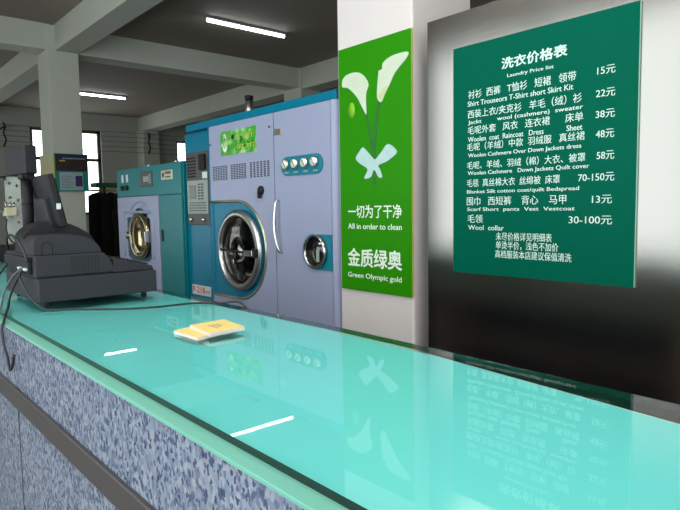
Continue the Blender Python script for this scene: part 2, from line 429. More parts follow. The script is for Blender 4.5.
lp = thing('added_panel_lamp', 'unseen flat lamp panel added on the ceiling above the customer side to light the counter', 'ceiling lamp', (-.3, .6, CE+EYE), 'unseen lamp panels added above the counter')  # unseen panels, added so the counter top gets light from overhead
b = nb(); rbox(b, -.32, .32, -.62, .62, -.03, 0, .004, 1); obj('housing', b, 'fixture', lp, raw=True)
b = nb(); box(b, -.29, .29, -.59, .59, -.036, -.029); obj('diffuser', b, 'led', lp, raw=True)
for xy in ((1.3, .6), (-.3, 3.0)):
    c_ = copy_tree(lp, (xy[0], xy[1], CE+EYE))
# ================================================================== the counter
CY0, CY1 = -1.2, 4.6
ct = thing('service_counter', 'long service counter, aqua top and blue flecked front with a dark metal strip', 'counter', (.66, 1.7, 0))
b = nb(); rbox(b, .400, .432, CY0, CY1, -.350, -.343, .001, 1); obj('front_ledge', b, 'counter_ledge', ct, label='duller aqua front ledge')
b = nb(); prism(b, [(.432, CY0), (.968, CY0), (.974, .30), (1.038, .88), (1.049, 1.3), (1.036, 2.3), (1.036, CY1), (.432, CY1)], 'z', -.372, -.343); obj('countertop', b, 'counter_paint', ct)
b = nb(); box(b, .404, .43, CY0, CY1, -.517, -.350); obj('front_panel', b, 'terrazzo', ct)
b = nb(); rbox(b, .394, .43, CY0, CY1, -.577, -.517, .003, 2); obj('metal_strip', b, 'strip', ct, label='dark grey metal strip')
b = nb(); box(b, .407, .43, CY0, CY1, -1.28, -.577)
obj('lower_panel', b, 'terrazzo', ct)
for yy in (-.45, .75, 1.95, 3.15):
    b = nb(); box(b, .4055, .408, yy-.0012, yy+.0012, -1.28, -.577); obj('panel_joint', b, 'dark', ct)
b = nb(); box(b, .44, .94, CY0+.02, CY1-.02, FL, -1.28); obj('plinth', b, 'char2', ct)
b = nb(); box(b, .94, .965, CY0, CY1, -.66, -.372); obj('apron', b, 'apron', ct)
for yy in (CY0, CY1-.02, 1.2, 2.9):
    b = nb(); box(b, .43, .95, yy, yy+.02, -1.28, -.372); obj('divider', b, 'counter_inside', ct)
b = nb(); box(b, .43, .95, CY0+.02, CY1-.02, -.98, -.96); box(b, .43, .95, CY0+.02, CY1-.02, -1.28, -1.26); obj('shelf', b, 'counter_inside', ct)
b = nb(); prism(b, [(.974, .30), (1.038, .88), (1.049, 1.3), (1.053, 1.3), (1.042, .88), (.9785, .30)], 'z', -.356, -.3435); obj('edge_glint', b, 'sticker', ct, label='thin white strip painted as the reflection along the glass edge')  # white strip stands in for the glass reflecting along its back edge

b = nb(); prism(b, [(.43, CY0), (1.036, CY0), (1.037, .35), (1.052, .88), (1.056, 1.3), (1.040, 2.3), (1.040, CY1), (.43, CY1)], 'z', -.3425, -.3305)
b.normal_update()
b.normal_update()
for f in b.faces: f.material_index = 0 if abs(f.normal.z) > .5 else 1
obj('glass_sheet', b, ['counter_glass', 'glass_edge'], label='green tinted glass sheet covering the counter top', cat='glass sheet')

# ================================================================== steel panel and price board
sp = thing('steel_partition', 'tall brushed stainless steel panel behind the price board', 'steel panel', (2.4, .7, 0))
b = nb()
pts = []
SX = 2.2
for i in range(25):
    y = 1.885 - i*.0125; bend = .0015*((1-i/24)**3)
    pts.append((SX + bend, y))
pts += [(SX, -.6), (SX+.03, -.6), (SX+.03, 1.885)]
prism(b, pts, 'z', FL, .856); 
for f in b.faces: f.smooth = False
obj('steel_sheet', b, 'brushed', sp)
b = nb(); box(b, SX+.03, SX+.30, -.6, 1.875, FL, .845); obj('core', b, 'char2', sp)

pb = thing('price_board', 'dark green laundry price list board with white lettering on the steel panel', 'price board', (2.194, 1.318, EYE-.306))
b = nb(); box(b, 2.189, 2.1995, .911, 1.723, -.306, .699)
b.normal_update()
for f in b.faces: f.material_index = 0 if abs(f.normal.x) > .5 else 1
obj('board_panel', b, ['priceboard', 'edge'], pb)
BOARD_TEXT = [
    ('洗衣价格表', 1.474, 1.183, 0.570, 0.043),
    ('Laundry Price list', 1.447, 1.238, 0.530, 0.020),
    ('衬衫  西裤   T恤衫   短裙   领带', 1.645, 1.145, 0.470, 0.035),
    ('15元', 1.063, 0.996, 0.473, 0.029),
    ('Shirt Trouseors T-Shirt short Skirt Kit', 1.648, 1.156, 0.437, 0.024),
    ('西装上衣/夹克衫   羊毛（绒）衫', 1.648, 1.121, 0.385, 0.035),
    ('22元', 1.066, 0.995, 0.391, 0.029),
    ('Jackt        wool (cashmere)  sweater', 1.646, 1.115, 0.354, 0.024),
    ('毛呢外套   风衣   连衣裙      床单', 1.648, 1.114, 0.315, 0.033),
    ('38元', 1.066, 0.995, 0.315, 0.029),
    ('Woolen  coat  Raincoat   Dress            Sheet', 1.646, 1.117, 0.281, 0.024),
    ('毛呢（羊绒）中款  羽绒服   真丝裙', 1.651, 1.107, 0.242, 0.033),
    ('48元', 1.064, 0.996, 0.242, 0.030),
    ('Woolen Cashmere Over Down Jackets dress', 1.645, 1.120, 0.208, 0.024),
    ('毛呢、羊绒、羽绒（棉）大衣、被罩', 1.651, 1.103, 0.161, 0.033),
    ('58元', 1.059, 0.994, 0.163, 0.030),
    ('Woolen Cashmere   Down Jackets Quilt cover', 1.647, 1.087, 0.130, 0.024),
    ('毛毯  真丝棉大衣  丝绵被  床罩', 1.652, 1.205, 0.083, 0.033),
    ('70-150元', 1.130, 0.992, 0.084, 0.030),
    ('Blanket Silk cotton coat/quilt Bedspread', 1.651, 1.126, 0.052, 0.022),
    ('围巾   西短裤    背心    马甲', 1.652, 1.177, 0.001, 0.036),
    ('13元', 1.074, 0.999, 0.001, 0.030),
    ('Scarf Short  pants  Vest  Vestcoat', 1.650, 1.142, -0.026, 0.022),
    ('毛领', 1.647, 1.567, -0.077, 0.036),
    ('30-100元', 1.166, 0.997, -0.077, 0.031),
    ('Wool  collar', 1.644, 1.459, -0.109, 0.023),
    ('未尽价格详见明细表', 1.498, 1.236, -0.151, 0.033),
    ('单烫半价，浅色不加价', 1.498, 1.208, -0.189, 0.033),
    ('高档服装本店建议保值清洗', 1.501, 1.152, -0.227, 0.033),
]
for i, (s, ya, yb, z, h) in enumerate(BOARD_TEXT):
    nm = 'title_lettering' if i < 2 else 'price_lettering' if '元' in s else 'note_lettering' if i > 25 else 'item_lettering'
    latin = s.isascii(); ya, yb, z, h = (q*.9965 for q in (ya, yb, z, h))
    text(nm, s, ya, yb, z - (.25*h if (latin and any(ch in s for ch in 'ypgj')) else .08*h), h*(.92 if latin else 1.05), 2.189, pb, 'lettering', bold=.03 if i in (0,) else 0.008 if latin else 0.0)

# ================================================================== lily sign on the pillar
sg = thing('green_sign', 'tall bright green sign with two white lilies and a bow on the white pillar', 'sign', (2.193, 2.243, EYE-.455))
b = nb(); box(b, 2.187, 2.199, 1.975, 2.507, -.455, .852)
b.normal_update()
for f in b.faces: f.material_index = 0 if abs(f.normal.x) > .5 else 1
obj('sign_panel', b, ['green', 'yedge'], sg)
def flat(name, pts, m, d0=.001, x=2.187, parent=None, lab=None, n=5, smooth=True):
    b = nb()
    P = [(0, p[0], p[1]) for p in pts]
    if smooth:
        Q = smooth_path(P + [P[0]], n)[:-1]; P = [(q.x, q.y, q.z) for q in Q]
    prism(b, [(p[1], p[2]) for p in P], 'x', x-d0, x)
    return obj(name, b, m, parent, label=lab)
b = nb()
for i in range(2):
    pass
b.free()
def ribbon(pts, w):
    P = smooth_path([(0, p[0], p[1]) for p in pts], 6); L = []; R_ = []
    for i, p in enumerate(P):
        d = (P[min(i+1, len(P)-1)] - P[max(i-1, 0)]).normalized(); n = Vector((0, -d.z, d.y)); L.append((p.y+n.y*w, p.z+n.z*w)); R_.append((p.y-n.y*w, p.z-n.z*w))
    return L + R_[::-1]
for pts, w, d in (([(2.295, .52), (2.272, .401), (2.25, .314), (2.235, .242)], .009, .0008), ([(2.178, .60), (2.212, .465), (2.229, .354), (2.235, .242), (2.239, .107)], .011, .0012)):
    b = nb(); prism(b, ribbon(pts, w), 'x', 2.187-d, 2.187); obj('flower_stem', b, 'stem', sg)
flat('flower_bloom', [(2.476, .689), (2.444, .709), (2.383, .713), (2.329, .699), (2.288, .664), (2.272, .629), (2.289, .594), (2.292, .546), (2.290, .482), (2.325, .528), (2.364, .584), (2.428, .637), (2.477, .652)], 'petal', .0016, parent=sg, n=4)
flat('flower_bloom', [(2.196, .690), (2.172, .694), (2.165, .722), (2.118, .742), (2.052, .748), (1.993, .742), (2.005, .715), (2.05, .684), (2.09, .651), (2.119, .609), (2.150, .570), (2.180, .530), (2.208, .555), (2.206, .62)], 'petal', .0016, parent=sg, n=4)
b = nb(); prism(b, [(2.203, .56), (2.181, .532), (2.150, .572), (2.125, .604), (2.16, .60)], 'x', 2.1850, 2.187); obj('bloom_throat', b, mat('yellowish_throat_print', (196, 206, 150), .5), sg)
bw = flat('bow', [(2.239, .247), (2.294, .296), (2.321, .313), (2.347, .293), (2.376, .259), (2.338, .227), (2.296, .206), (2.286, .188), (2.312, .149), (2.261, .155), (2.236, .192), (2.204, .152), (2.178, .151), (2.193, .19), (2.205, .212),
     (2.153, .225), (2.104, .247), (2.072, .274), (2.133, .315), (2.182, .278), (2.223, .246)], 'bow', .0022, parent=sg, n=3)
b = nb(); lathe(b, [(-.0024, .026), (0, .026)], (2.187, 2.404, .517), 'x', 24, sz=1.6); obj('yellow_spot', b, 'yellowspot', sg)
SIGN_TEXT = [
    ('一切为了干净', 2.445, 2.043, -0.060, 0.069),
    ('All in order to clean', 2.446, 2.044, -0.114, 0.030),
    ('金质绿奥', 2.451, 2.046, -0.324, 0.098),
    ('Green Olympic gold', 2.452, 2.047, -0.388, 0.036),
]
for s, ya, yb, z, h in SIGN_TEXT:
    text('lettering', s, ya, yb, z - (.006 if s.isascii() else 0), h, 2.187, sg, 'white_letter', bold=.022 if h > .08 else .012)
def arc(cy, cz, ry, rz, a0, a1, n): return [(cy + ry*math.cos(math.radians(a0+(a1-a0)*k/n)), cz + rz*math.sin(math.radians(a0+(a1-a0)*k/n))) for k in range(n+1)]
# ================================================================== big dry-cleaning machine
bmx = thing('washing_machine', 'big white and teal front-loading laundry machine with gauges beside the pillar', 'washing machine', (2.75, 3.5, 0))
b = nb(); prism(b, [(2.575, FL), (3.99, FL), (3.99, .603), (2.575, .603)], 'x', 2.215, 2.56, [arc(3.59, -.29, .240, .240, 0, 354, 59)])
box(b, 2.56, 3.3, 2.575, 3.99, FL, .603); box(b, 2.24, 3.3, 3.99, 4.462, FL, .595); box(b, 2.24, 3.3, 2.575, 4.355, .6, .6535)
obj('body', b, 'teal', bmx)
b = nb(); rbox(b, 2.198, 2.24, 2.546, 4.355, .603, .6545, .004); obj('top_strip', b, 'teal', bmx)
# door panel with a D-shaped cut-out
DC = arc(3.62, -.29, .35, .343, 90, 270, 28)           # curved side of the D, runs towards smaller y
dpts = [(3.995, .603), (3.168, .603), (3.168, FL+.08), (3.995, FL+.08), (3.995, -.633)] + [(p[0], p[1]) for p in DC][::-1] + [(3.995, .053)]
b = nb(); prism(b, dpts, 'x', 2.2, 2.225); obj('door_panel', b, 'white', bmx, bevel=.002)
b = nb(); tube(b, [(2.198, 3.99, .053), (2.198, 3.8, .053)] + [(2.198, p[0], p[1]) for p in DC] + [(2.198, 3.8, -.633), (2.198, 3.99, -.633)], .010, 8, smooth=False); obj('recess_trim', b, 'trim', bmx)
b = nb(); prism(b, [(3.158, .603), (2.60, .603), (2.60, FL+.08), (3.158, FL+.08)], 'x', 2.2, 2.225); obj('side_panel', b, 'white', bmx, bevel=.003)
b = nb()
prism(b, [(2.215+.0, 2.603)] + [(2.24 - .045*math.cos(math.radians(t)), 2.59 - .045*math.sin(math.radians(t))) for t in range(0, 91, 10)] + [(2.30, 2.545), (2.30, 2.603)], 'z', FL+.05, .603)
obj('corner_post', b, 'white', bmx)
b = nb(); prism(b, [(2.24, 3.925)] + [(2.235 - .035*math.sin(math.radians(t)), 3.99 - .065*math.cos(math.radians(t))) for t in range(0, 181, 12)] + [(2.24, 4.055)], 'z', FL+.05, .64)
obj('teal_post', b, 'teal', bmx)
b = nb(); box(b, 2.26, 3.2, 2.6, 4.4, FL, FL+.08); obj('plinth', b, 'char2', bmx)
# round door
C0 = (2.2, 3.59, -.29)
dr = None
b = nb(); lathe(b, [(.012, .284), (-.022, .283), (-.030, .279), (-.034, .270), (-.040, .246), (-.036, .238), (-.012, .233), (.012, .231)], C0, 'x', 72, closed=True)
dr = obj('round_door', b, 'satin', bmx)
b = nb(); lathe(b, [(-.008, .233), (-.018, .20), (-.026, .10), (-.028, .01), (-.025, .01), (-.023, .10), (-.014, .20), (-.004, .233)], C0, 'x', 64, closed=True); obj('door_glass', b, 'door_glass', dr)
b = nb(); rbox(b, 2.135, 2.163, 3.36, 3.46, -.320, -.280, .006); obj('door_handle', b, 'chrome', dr, label='chrome clasp bar')
b = nb(); cyl(b, (2.150, 3.46, -.30), (2.160, 3.80, -.29), .009); rbox(b, 2.140, 2.185, 3.325, 3.365, -.330, -.268, .005); obj('clasp_bar', b, 'black', dr)
b = nb(); lathe(b, [(.015, .238), (.30, .238), (.31, .228), (.02, .228)], C0, 'x', 64, closed=True); lathe(b, [(.30, .235), (.303, .235)], C0, 'x', 64); obj('drum', b, 'steel', bmx)
b = nb()
for k in range(3):
    a = 2*PI*k/3 + .5; cy_, cz_ = C0[1]+.185*math.cos(a), C0[2]+.185*math.sin(a)
    cyl(b, (2.22, cy_, cz_), (2.49, cy_, cz_), .025, 12)
lathe(b, [(.285, .05), (.297, .09)], C0, 'x', 32)
obj('drum_rib', b, 'chrome', bmx)
b = nb(); box(b, 2.216, 2.232, 3.26, 3.99, -.64, .06); 
b.free()
# recess back plate in teal with the door hole
b = nb(); prism(b, [(3.995, .06), (3.25, .06), (3.25, -.65), (3.995, -.65)], 'x', 2.206, 2.2149, [arc(3.59, -.29, .240, .240, 0, 354, 59)]); obj('recess_plate', b, 'teal', bmx)
# vent slots, lock, latch handle, badge
for gi, (ya, yb, n) in enumerate(((3.955, 3.742, 6), (3.700, 3.492, 6), (3.455, 3.208, 6))):
    b = nb()
    for c in range(n):
        for r in range(9):
            y = ya + (yb-ya)*(c+.5)/n; z = .305 - .0118*r
            box(b, 2.1985, 2.2005, y-.012, y+.012, z-.0032, z+.0032)
    obj('vent_grille', b, 'dark', bmx)
b = nb(); lathe(b, [(-.018, .024), (-.012, .03), (0, .03)], (2.2, 3.314, .118), 'x', 24); rbox(b, 2.168, 2.19, 3.302, 3.322, .065, .11, .003); obj('door_lock', b, 'black', bmx)
b = nb(); tube(b, [(2.20, 3.118, .045), (2.175, 3.118, .038), (2.165, 3.125, -.05), (2.162, 3.125, -.128), (2.165, 3.115, -.20), (2.175, 3.098, -.27), (2.20, 3.095, -.285)], .008, 10); obj('handle', b, 'chrome', bmx)
b = nb(); rbox(b, 2.194, 2.201, 3.073, 3.148, .459, .497, .002); nbdg = obj('badge', b, 'trim', bmx)
b = nb(); cyl(b, (2.2, 3.205, .52), (2.193, 3.205, .52), .006, 10); cyl(b, (2.2, 3.975, .47), (2.193, 3.975, .47), .006, 10); obj('screw', b, 'dark', bmx)
# green display picture
b = nb(); rbox(b, 2.196, 2.201, 3.36, 3.822, .379, .547, .001, 1); dsp = obj('display_label', b, 'display', bmx, label='green leafy picture label')
b = nb()
def leaf(b, cy_, cz_, L, a, x=2.1955):
    c, s = math.cos(a), math.sin(a)
    P = [(0, 0), (.3, .22), (.6, .26), (1, 0), (.6, -.12), (.3, -.12)]
    prism(b, [(cy_ - L*(p[0]*c-p[1]*s), cz_ + L*(p[0]*s+p[1]*c)) for p in P], 'x', x-.0008, x+.0005)
for cy_, cz_, L, a in ((3.79, .50, .05, .3), (3.78, .49, .05, 1.2), (3.74, .49, .04, 1.9), (3.76, .40, .05, .9), (3.76, .40, .05, 2.1), (3.80, .44, .03, 1.4)): leaf(b, cy_, cz_, L, a)
obj('pale_leaf', b, 'white_letter', dsp)
for y0_, z0_, n in ((3.62, .49, 7), (3.60, .425, 7)):
    b = nb()
    for k in range(n):
        yy = y0_ - k*.034; prism(b, [(yy, z0_-.014), (yy-.007, z0_-.014), (yy-.007, z0_+.016), (yy, z0_+.016)], 'x', 2.195, 2.1962)
        prism(b, [(yy, z0_+.010), (yy-.022, z0_+.010), (yy-.022, z0_+.016), (yy, z0_+.016)], 'x', 2.195, 2.1962)
    obj('faded_mark', b, 'posteryellow', dsp)
b = nb(); lathe(b, [(-.001, .016), (.001, .016)], (2.1955, 3.655, .50), 'x', 20); obj('blue_emblem', b, 'posterblue', dsp)
b = nb()
for cy_, cz_, L, a in ((3.56, .45, .045, .8), (3.53, .47, .04, 2.2), (3.50, .41, .04, 1.3), (3.57, .40, .03, .4), (3.44, .44, .035, 2.6)): leaf(b, cy_, cz_, L, a)
obj('dark_leaf', b, 'stem', dsp)
# gauge plate
def pill(y0_, y1_, z0_, z1_):
    r = (z1_-z0_)/2; zc = (z0_+z1_)/2
    return arc(y1_-r, zc, r, r, -90, 90, 14) + arc(y0_+r, zc, r, r, 90, 270, 14)
b = nb(); prism(b, pill(2.667, 3.078, .197, .315), 'x', 2.193, 2.201); gp = obj('gauge_plate', b, 'teal_dark', bmx, bevel=.002)
for y in (3.019, 2.924, 2.828, 2.734):
    b = nb(); lathe(b, [(-.020, .026), (-.020, .031), (-.012, .033), (0, .033)], (2.194, y, .267), 'x', 28); g = obj('gauge', b, 'chrome', bmx)
    b = nb(); lathe(b, [(-.0215, .026), (-.0195, .026)], (2.194, y, .267), 'x', 28); obj('dial', b, 'white_letter', g)
    b = nb(); cyl(b, (2.1715, y-.014, .250), (2.1715, y+.012, .284), .0025, 6); obj('needle', b, 'red' if y < 2.75 else 'dark', g)
b = nb()
for y in (3.019, 2.924, 2.828, 2.734): box(b, 2.1922, 2.1932, y-.022, y+.022, .212, .222)
obj('gauge_caption', b, 'panelpale', bmx)
# lint window with teal plate
b = nb(); prism(b, arc(2.738, -.262, .115, .115, 90, 270, 20)[::-1][::-1] and ([(2.594, -.158), (2.77, -.158)] + [(2.77 + .105*math.sin(math.radians(t)), -.262 + .105*math.cos(math.radians(t))) for t in range(0, 181, 10)] + [(2.594, -.367)]), 'x', 2.194, 2.201); obj('window_plate', b, 'teal_dark', bmx)
b = nb(); lathe(b, [(0, .102), (-.022, .100), (-.026, .092), (-.022, .086), (0, .084)], (2.194, 2.738, -.260), 'x', 48, closed=True); rw = obj('inspection_window', b, 'steel', bmx)
b = nb(); lathe(b, [(-.010, .087), (-.004, .087)], (2.194, 2.738, -.260), 'x', 48); obj('dark_glass', b, mat('dark_window_glass', (22, 24, 28), .05, coat=1.0), rw)
b = nb(); box(b, 2.18, 2.184, 2.70, 2.725, -.32, -.25); obj('reading_scale', b, 'panelpale', rw)
# control panel on the teal tower
b = nb(); rbox(b, 2.226, 2.245, 4.075, 4.425, -.122, .445, .004); cp = obj('control_panel', b, 'panelgrey', bmx)
b = nb(); rbox(b, 2.222, 2.228, 4.085, 4.415, -.035, .225, .002, 1); obj('pale_key_plate', b, 'panelpale', cp)
b = nb(); rbox(b, 2.217, 2.223, 4.27, 4.37, .085, .185, .002, 1); obj('screen', b, 'lcd', cp)
b = nb()
for r in range(6):
    for c in range(2): box(b, 2.2195, 2.2225, 4.20-c*.05, 4.235-c*.05, .185-r*.022, .198-r*.022)
for r in range(4):
    for c in range(8): box(b, 2.2195, 2.2225, 4.115+c*.035, 4.135+c*.035, -.015+r*.02, -.005+r*.02)
obj('key', b, 'panelgrey', cp)
b = nb()
for r in range(7):
    for c in range(3): box(b, 2.222, 2.2265, 4.27+c*.05, 4.31+c*.05, .25+r*.024, .262+r*.024)
for r in range(3): box(b, 2.222, 2.2265, 4.13, 4.19, .37+r*.02, .38+r*.02)
obj('speaker_slot', b, 'dark', cp)
b = nb(); rbox(b, 2.20, 2.226, 4.10, 4.18, .30, .42, .006); obj('breaker_switch', b, 'black', cp)
b = nb(); rbox(b, 2.221, 2.2265, 4.085, 4.16, .235, .285, .001, 1); obj('warning_label', b, 'sticker', cp)
for y in (4.36, 4.155):
    b = nb(); lathe(b, [(-.02, .010), (-.018, .015), (0, .017)], (2.226, y, -.082), 'x', 20); obj('knob', b, 'chrome', cp)
b = nb(); rbox(b, 2.234, 2.2405, 4.11, 4.41, -.682, -.605, .001, 1); stk = obj('model_sticker', b, 'sticker', bmx)
text('model_lettering', 'P-218', 4.395, 4.20, -.665, .05, 2.234, stk, 'red', bold=.03)
text('small_lettering', 'FDQ', 4.19, 4.125, -.66, .022, 2.234, stk, 'posterblue')
b = nb(); cyl(b, (2.5, 3.905, .64), (2.5, 3.905, .825), .030, 20); exh = obj('exhaust_pipe', b, 'satin', bmx)
b = nb(); cyl(b, (2.5, 3.905, .822), (2.5, 3.905, .85), .033, 20); obj('pipe_cap', b, 'black', exh)
b = nb(); rbox(b, 2.4, 2.6, 4.1, 4.25, .64, .70, .01); obj('top_cover', b, 'trim', bmx)

# ================================================================== small machine
sm = thing('washing_machine', 'smaller green-teal machine with golden round door, left of the big one', 'washing machine', (2.65, 5.15, 0))
b = nb(); rbox(b, 2.215, 3.1, 4.47, 5.85, FL, .392, .008); obj('body', b, 'teal2', sm)
b = nb(); box(b, 2.199, 2.216, 4.472, 4.90, FL+.05, .122); box(b, 2.199, 2.216, 4.472, 5.848, .128, .388); obj('teal_panel', b, 'teal2', sm, bevel=.003)
hole = [(5.635, -.43), (5.635, -.085), (5.60, -.07), (5.505, -.065)] + arc(5.315, -.085, .175, .105, 8, 172, 16)[::-1] + [(5.125, -.065), (5.09, -.085), (5.09, -.43), (5.16, -.47), (5.56, -.47)]
b = nb(); prism(b, [(4.912, .122), (5.848, .122), (5.848, FL+.08), (4.912, FL+.08)], 'x', 2.196, 2.216, [hole]); obj('front_panel', b, 'white', sm, bevel=.003)
b = nb()
rim = [(5.70, -.44), (5.70, -.06), (5.66, -.02), (5.55, -.01)] + arc(5.315, -.06, .215, .14, 15, 165, 12)[::-1] + [(5.08, -.01), (5.03, -.06), (5.03, -.44)]
tube(b, [(2.195, p[0], p[1]) for p in rim], .010, 8); obj('raised_rim', b, 'white', sm)
b = nb(); box(b, 2.2105, 2.2142, 5.06, 5.67, -.5, .05); obj('recess_plate', b, mat('shadowy_teal', (0, 66, 72), .4), sm)  # shade of a deeper recess, put into the plate's dark colour
CS = (2.2, 5.310, -.235)
b = nb(); lathe(b, [(.014, .212), (-.025, .21), (-.036, .20), (-.038, .185), (-.034, .172), (-.025, .165), (.014, .16)], CS, 'x', 60, closed=True); sd = obj('round_door', b, 'bronze', sm)
b = nb(); lathe(b, [(-.03, .168), (-.012, .14), (.003, .10), (.009, .05), (.0095, .001), (.0125, .001), (.0125, .15)], CS, 'x', 60, closed=True); obj('door_bowl', b, 'bronze', sd)
b = nb(); rbox(b, 2.13, 2.19, 5.08, 5.135, -.29, -.19, .008); obj('door_clasp', b, 'chrome', sd)
b = nb(); cyl(b, (2.165, 5.555, -.24), (2.185, 5.50, -.23), .018, 12); cyl(b, (2.165, 5.56, -.27), (2.165, 5.56, -.20), .012, 10); obj('hinge', b, 'chrome', sd)
b = nb(); rbox(b, 2.192, 2.201, 5.02, 5.27, .208, .345, .003); pn = obj('control_panel', b, 'panelgrey', sm)
b = nb()
for c in range(2): box(b, 2.190, 2.193, 5.15-c*.06, 5.20-c*.06, .25, .30)
for r in range(4): box(b, 2.190, 2.193, 5.04, 5.08, .235+r*.022, .248+r*.022)
obj('display_mark', b, 'panelpale', pn)
for y in (5.70, 5.59):
    b = nb(); lathe(b, [(-.02, .012), (-.018, .022), (0, .026)], (2.199, y, .212), 'x', 20); obj('knob', b, 'black', sm)
    text('dial_mark', '1', y+.025, y-.02, .265, .07, 2.199, sm, 'sticker', bold=.02)
b = nb(); rbox(b, 2.193, 2.200, 4.62, 4.83, .250, .332, .002, 1); npl = obj('name_plate', b, 'trim', sm)
b = nb()
lathe(b, [(-.001, .02), (.0005, .02)], (2.193, 4.79, .292), 'x', 16); box(b, 2.192, 2.1935, 4.64, 4.75, .298, .318); box(b, 2.192, 2.1935, 4.65, 4.75, .268, .28)
obj('plate_mark', b, 'panelgrey', npl)
b = nb(); rbox(b, 2.19, 2.2, 4.835, 4.865, -.27, -.17, .003); obj('latch', b, 'black', sm)
b = nb(); cyl(b, (2.25, 5.2, .39), (2.25, 5.2, .405), .02, 10); cyl(b, (2.25, 4.65, .39), (2.25, 4.65, .408), .02, 10); obj('lid_screw', b, 'chrome', sm)

# ================================================================== cash register on the counter
CZ = -.3305
cr = thing('cash_register', 'charcoal cash register with cash drawer, tilted screen and curved printer cover', 'cash register', (.78, 2.52, EYE+CZ))
dw_b = nb(); KR = .95                          # the register stands a little nearer than first measured
rbox(dw_b, .562, 1.0, 2.28, 2.77, -.326, -.2405, .004); dw = obj('cash_drawer', dw_b, 'char', cr)
b = nb(); rbox(b, .9985, 1.008, 2.30, 2.75, -.31, -.248, .002); obj('drawer_front', b, 'char2', dw)
for x in (.60, .96):
    for y in (2.32, 2.73):
        b = nb(); cyl(b, (x, y, CZ/KR), (x, y, -.325), .011, 12); obj('rubber_foot', b, 'black', dw)
b = nb()
prism(b, [(.560, -.2345), (.560, -.158), (.80, -.158), (.822, -.178), (.836, -.215), (.838, -.2345)], 'y', 2.30, 2.74)
base = obj('register_base', b, 'char', cr, bevel=.003)
b = nb()
for k in range(9):
    x = .686 + k*.0118; box(b, x-.0022, x+.0022, 2.2985, 2.3015, -.224, -.167)
obj('vent_slot', b, 'dark', base)
b = nb(); box(b, .566, .83, 2.31, 2.73, -.2405, -.2345); obj('joint_gap', b, 'dark', cr)
# curved cover: near cheek plus taller hump behind
prof = [(.562, -.157), (.562, -.118)] + [(.562+.03*(1-math.cos(math.radians(t))), -.118+.030*math.sin(math.radians(t))) for t in range(15, 91, 15)] + [(.65, -.085), (.70, -.086), (.735, -.094), (.765, -.108), (.785, -.126), (.797, -.145), (.799, -.157)]
b = nb(); prism(b, prof, 'y', 2.315, 2.46); cv = obj('printer_cover', b, 'char', cr, bevel=.006)
b = nb()
A = [(.606+.018*math.cos(t), 2.3135, -.128+.018*math.sin(t)) for t in [PI*k/10 for k in range(11)]]
tube(b, [(.624, 2.3135, -.155)] + A + [(.588, 2.3135, -.155)], .0015, 6, smooth=False); obj('latch_outline', b, 'dark', cv)
hump = [(.565, -.157), (.565, -.10), (.575, -.078), (.600, -.056), (.635, -.042), (.68, -.038), (.72, -.045), (.76, -.062), (.80, -.088), (.825, -.120), (.83, -.157)]
b = nb(); prism(b, [(p.x, p.z) for p in smooth_path([(q[0], 0, q[1]) for q in hump], 3)], 'y', 2.462, 2.60); obj('rear_cover', b, 'char2', cr, bevel=.008)
b = nb(); prism(b, [(.835, -.2395), (.838, -.185), (.86, -.187), (.99, -.222), (1.0, -.2395)], 'y', 2.30, 2.72); kp = obj('keypad', b, 'char', cr, bevel=.003)
b = nb()
for i in range(8):
    for j in range(9):
        x = .862+i*.0155; z = -.1875 - (x-.86)*.27; y = 2.32+j*.042
        rbox(b, x, x+.012, y, y+.032, z-.003, z+.005, .0015, 1)
obj('key', b, 'char2', kp)
# tilted screen, faces the staff side
def slab(bm, c, w, h, t, tilt):
    """screen slab: thickness along x, width along y, height up, leaning towards -x by tilt"""
    s = nb(); rbox(s, -t/2, t/2, -w/2, w/2, 0, h, .006)
    bmesh.ops.rotate(s, verts=s.verts[:], cent=(0, 0, 0), matrix=Matrix.Rotation(-tilt, 3, 'Y')); bmesh.ops.translate(s, verts=s.verts[:], vec=c); merge(bm, s)
b = nb(); slab(b, (.692, 2.56, -.060), .33, .205, .026, .20); scr = obj('screen', b, 'char2', cr)
b = nb(); slab(b, (.7085, 2.56, -.045), .29, .175, .003, .20); obj('display_glass', b, 'dark', scr)
b = nb(); slab(b, (.676, 2.53, -.055), .14, .11, .03, .20); obj('rear_bulge', b, 'char', scr)
b = nb(); s = nb(); rbox(s, .668, .684, 2.3925, 2.3955, .008, .030, .0008, 1); merge(b, s); obj('screen_sticker', b, 'sticker', scr, label='small white sticker')
# customer display pole
b = nb(); cyl(b, (.628, 2.64, -.16), (.628, 2.64, .15), .0215, 24); cyl(b, (.628, 2.64, .03), (.628, 2.64, .035), .0228, 24); pole = obj('display_pole', b, 'char2', cr)
b = nb(); rbox(b, .602, .654, 2.61, 2.67, .128, .160, .008); cyl(b, (.632, 2.59, .145), (.632, 2.685, .145), .016, 16); obj('pole_joint', b, 'black', pole)
s = nb(); rbox(s, -.022, .022, -.12, .12, -.055, .055, .005); bmesh.ops.rotate(s, verts=s.verts[:], cent=(0,0,0), matrix=Matrix.Rotation(math.radians(5), 3, 'Z'))
bmesh.ops.translate(s, verts=s.verts[:], vec=(.617, 2.67, .203)); b = nb(); merge(b, s); hd = obj('customer_display', b, 'char2', cr)
# left cheek: connector bay
b = nb(); rbox(b, .545, .56, 2.34, 2.70, -.225, -.165, .003); bay = obj('connector_bay', b, 'black', cr)
for y in (2.44, 2.36):
    b = nb(); rbox(b, .535, .547, y-.012, y+.012, -.212, -.203, .002); obj('plug', b, 'sticker', bay, label='small white plug')

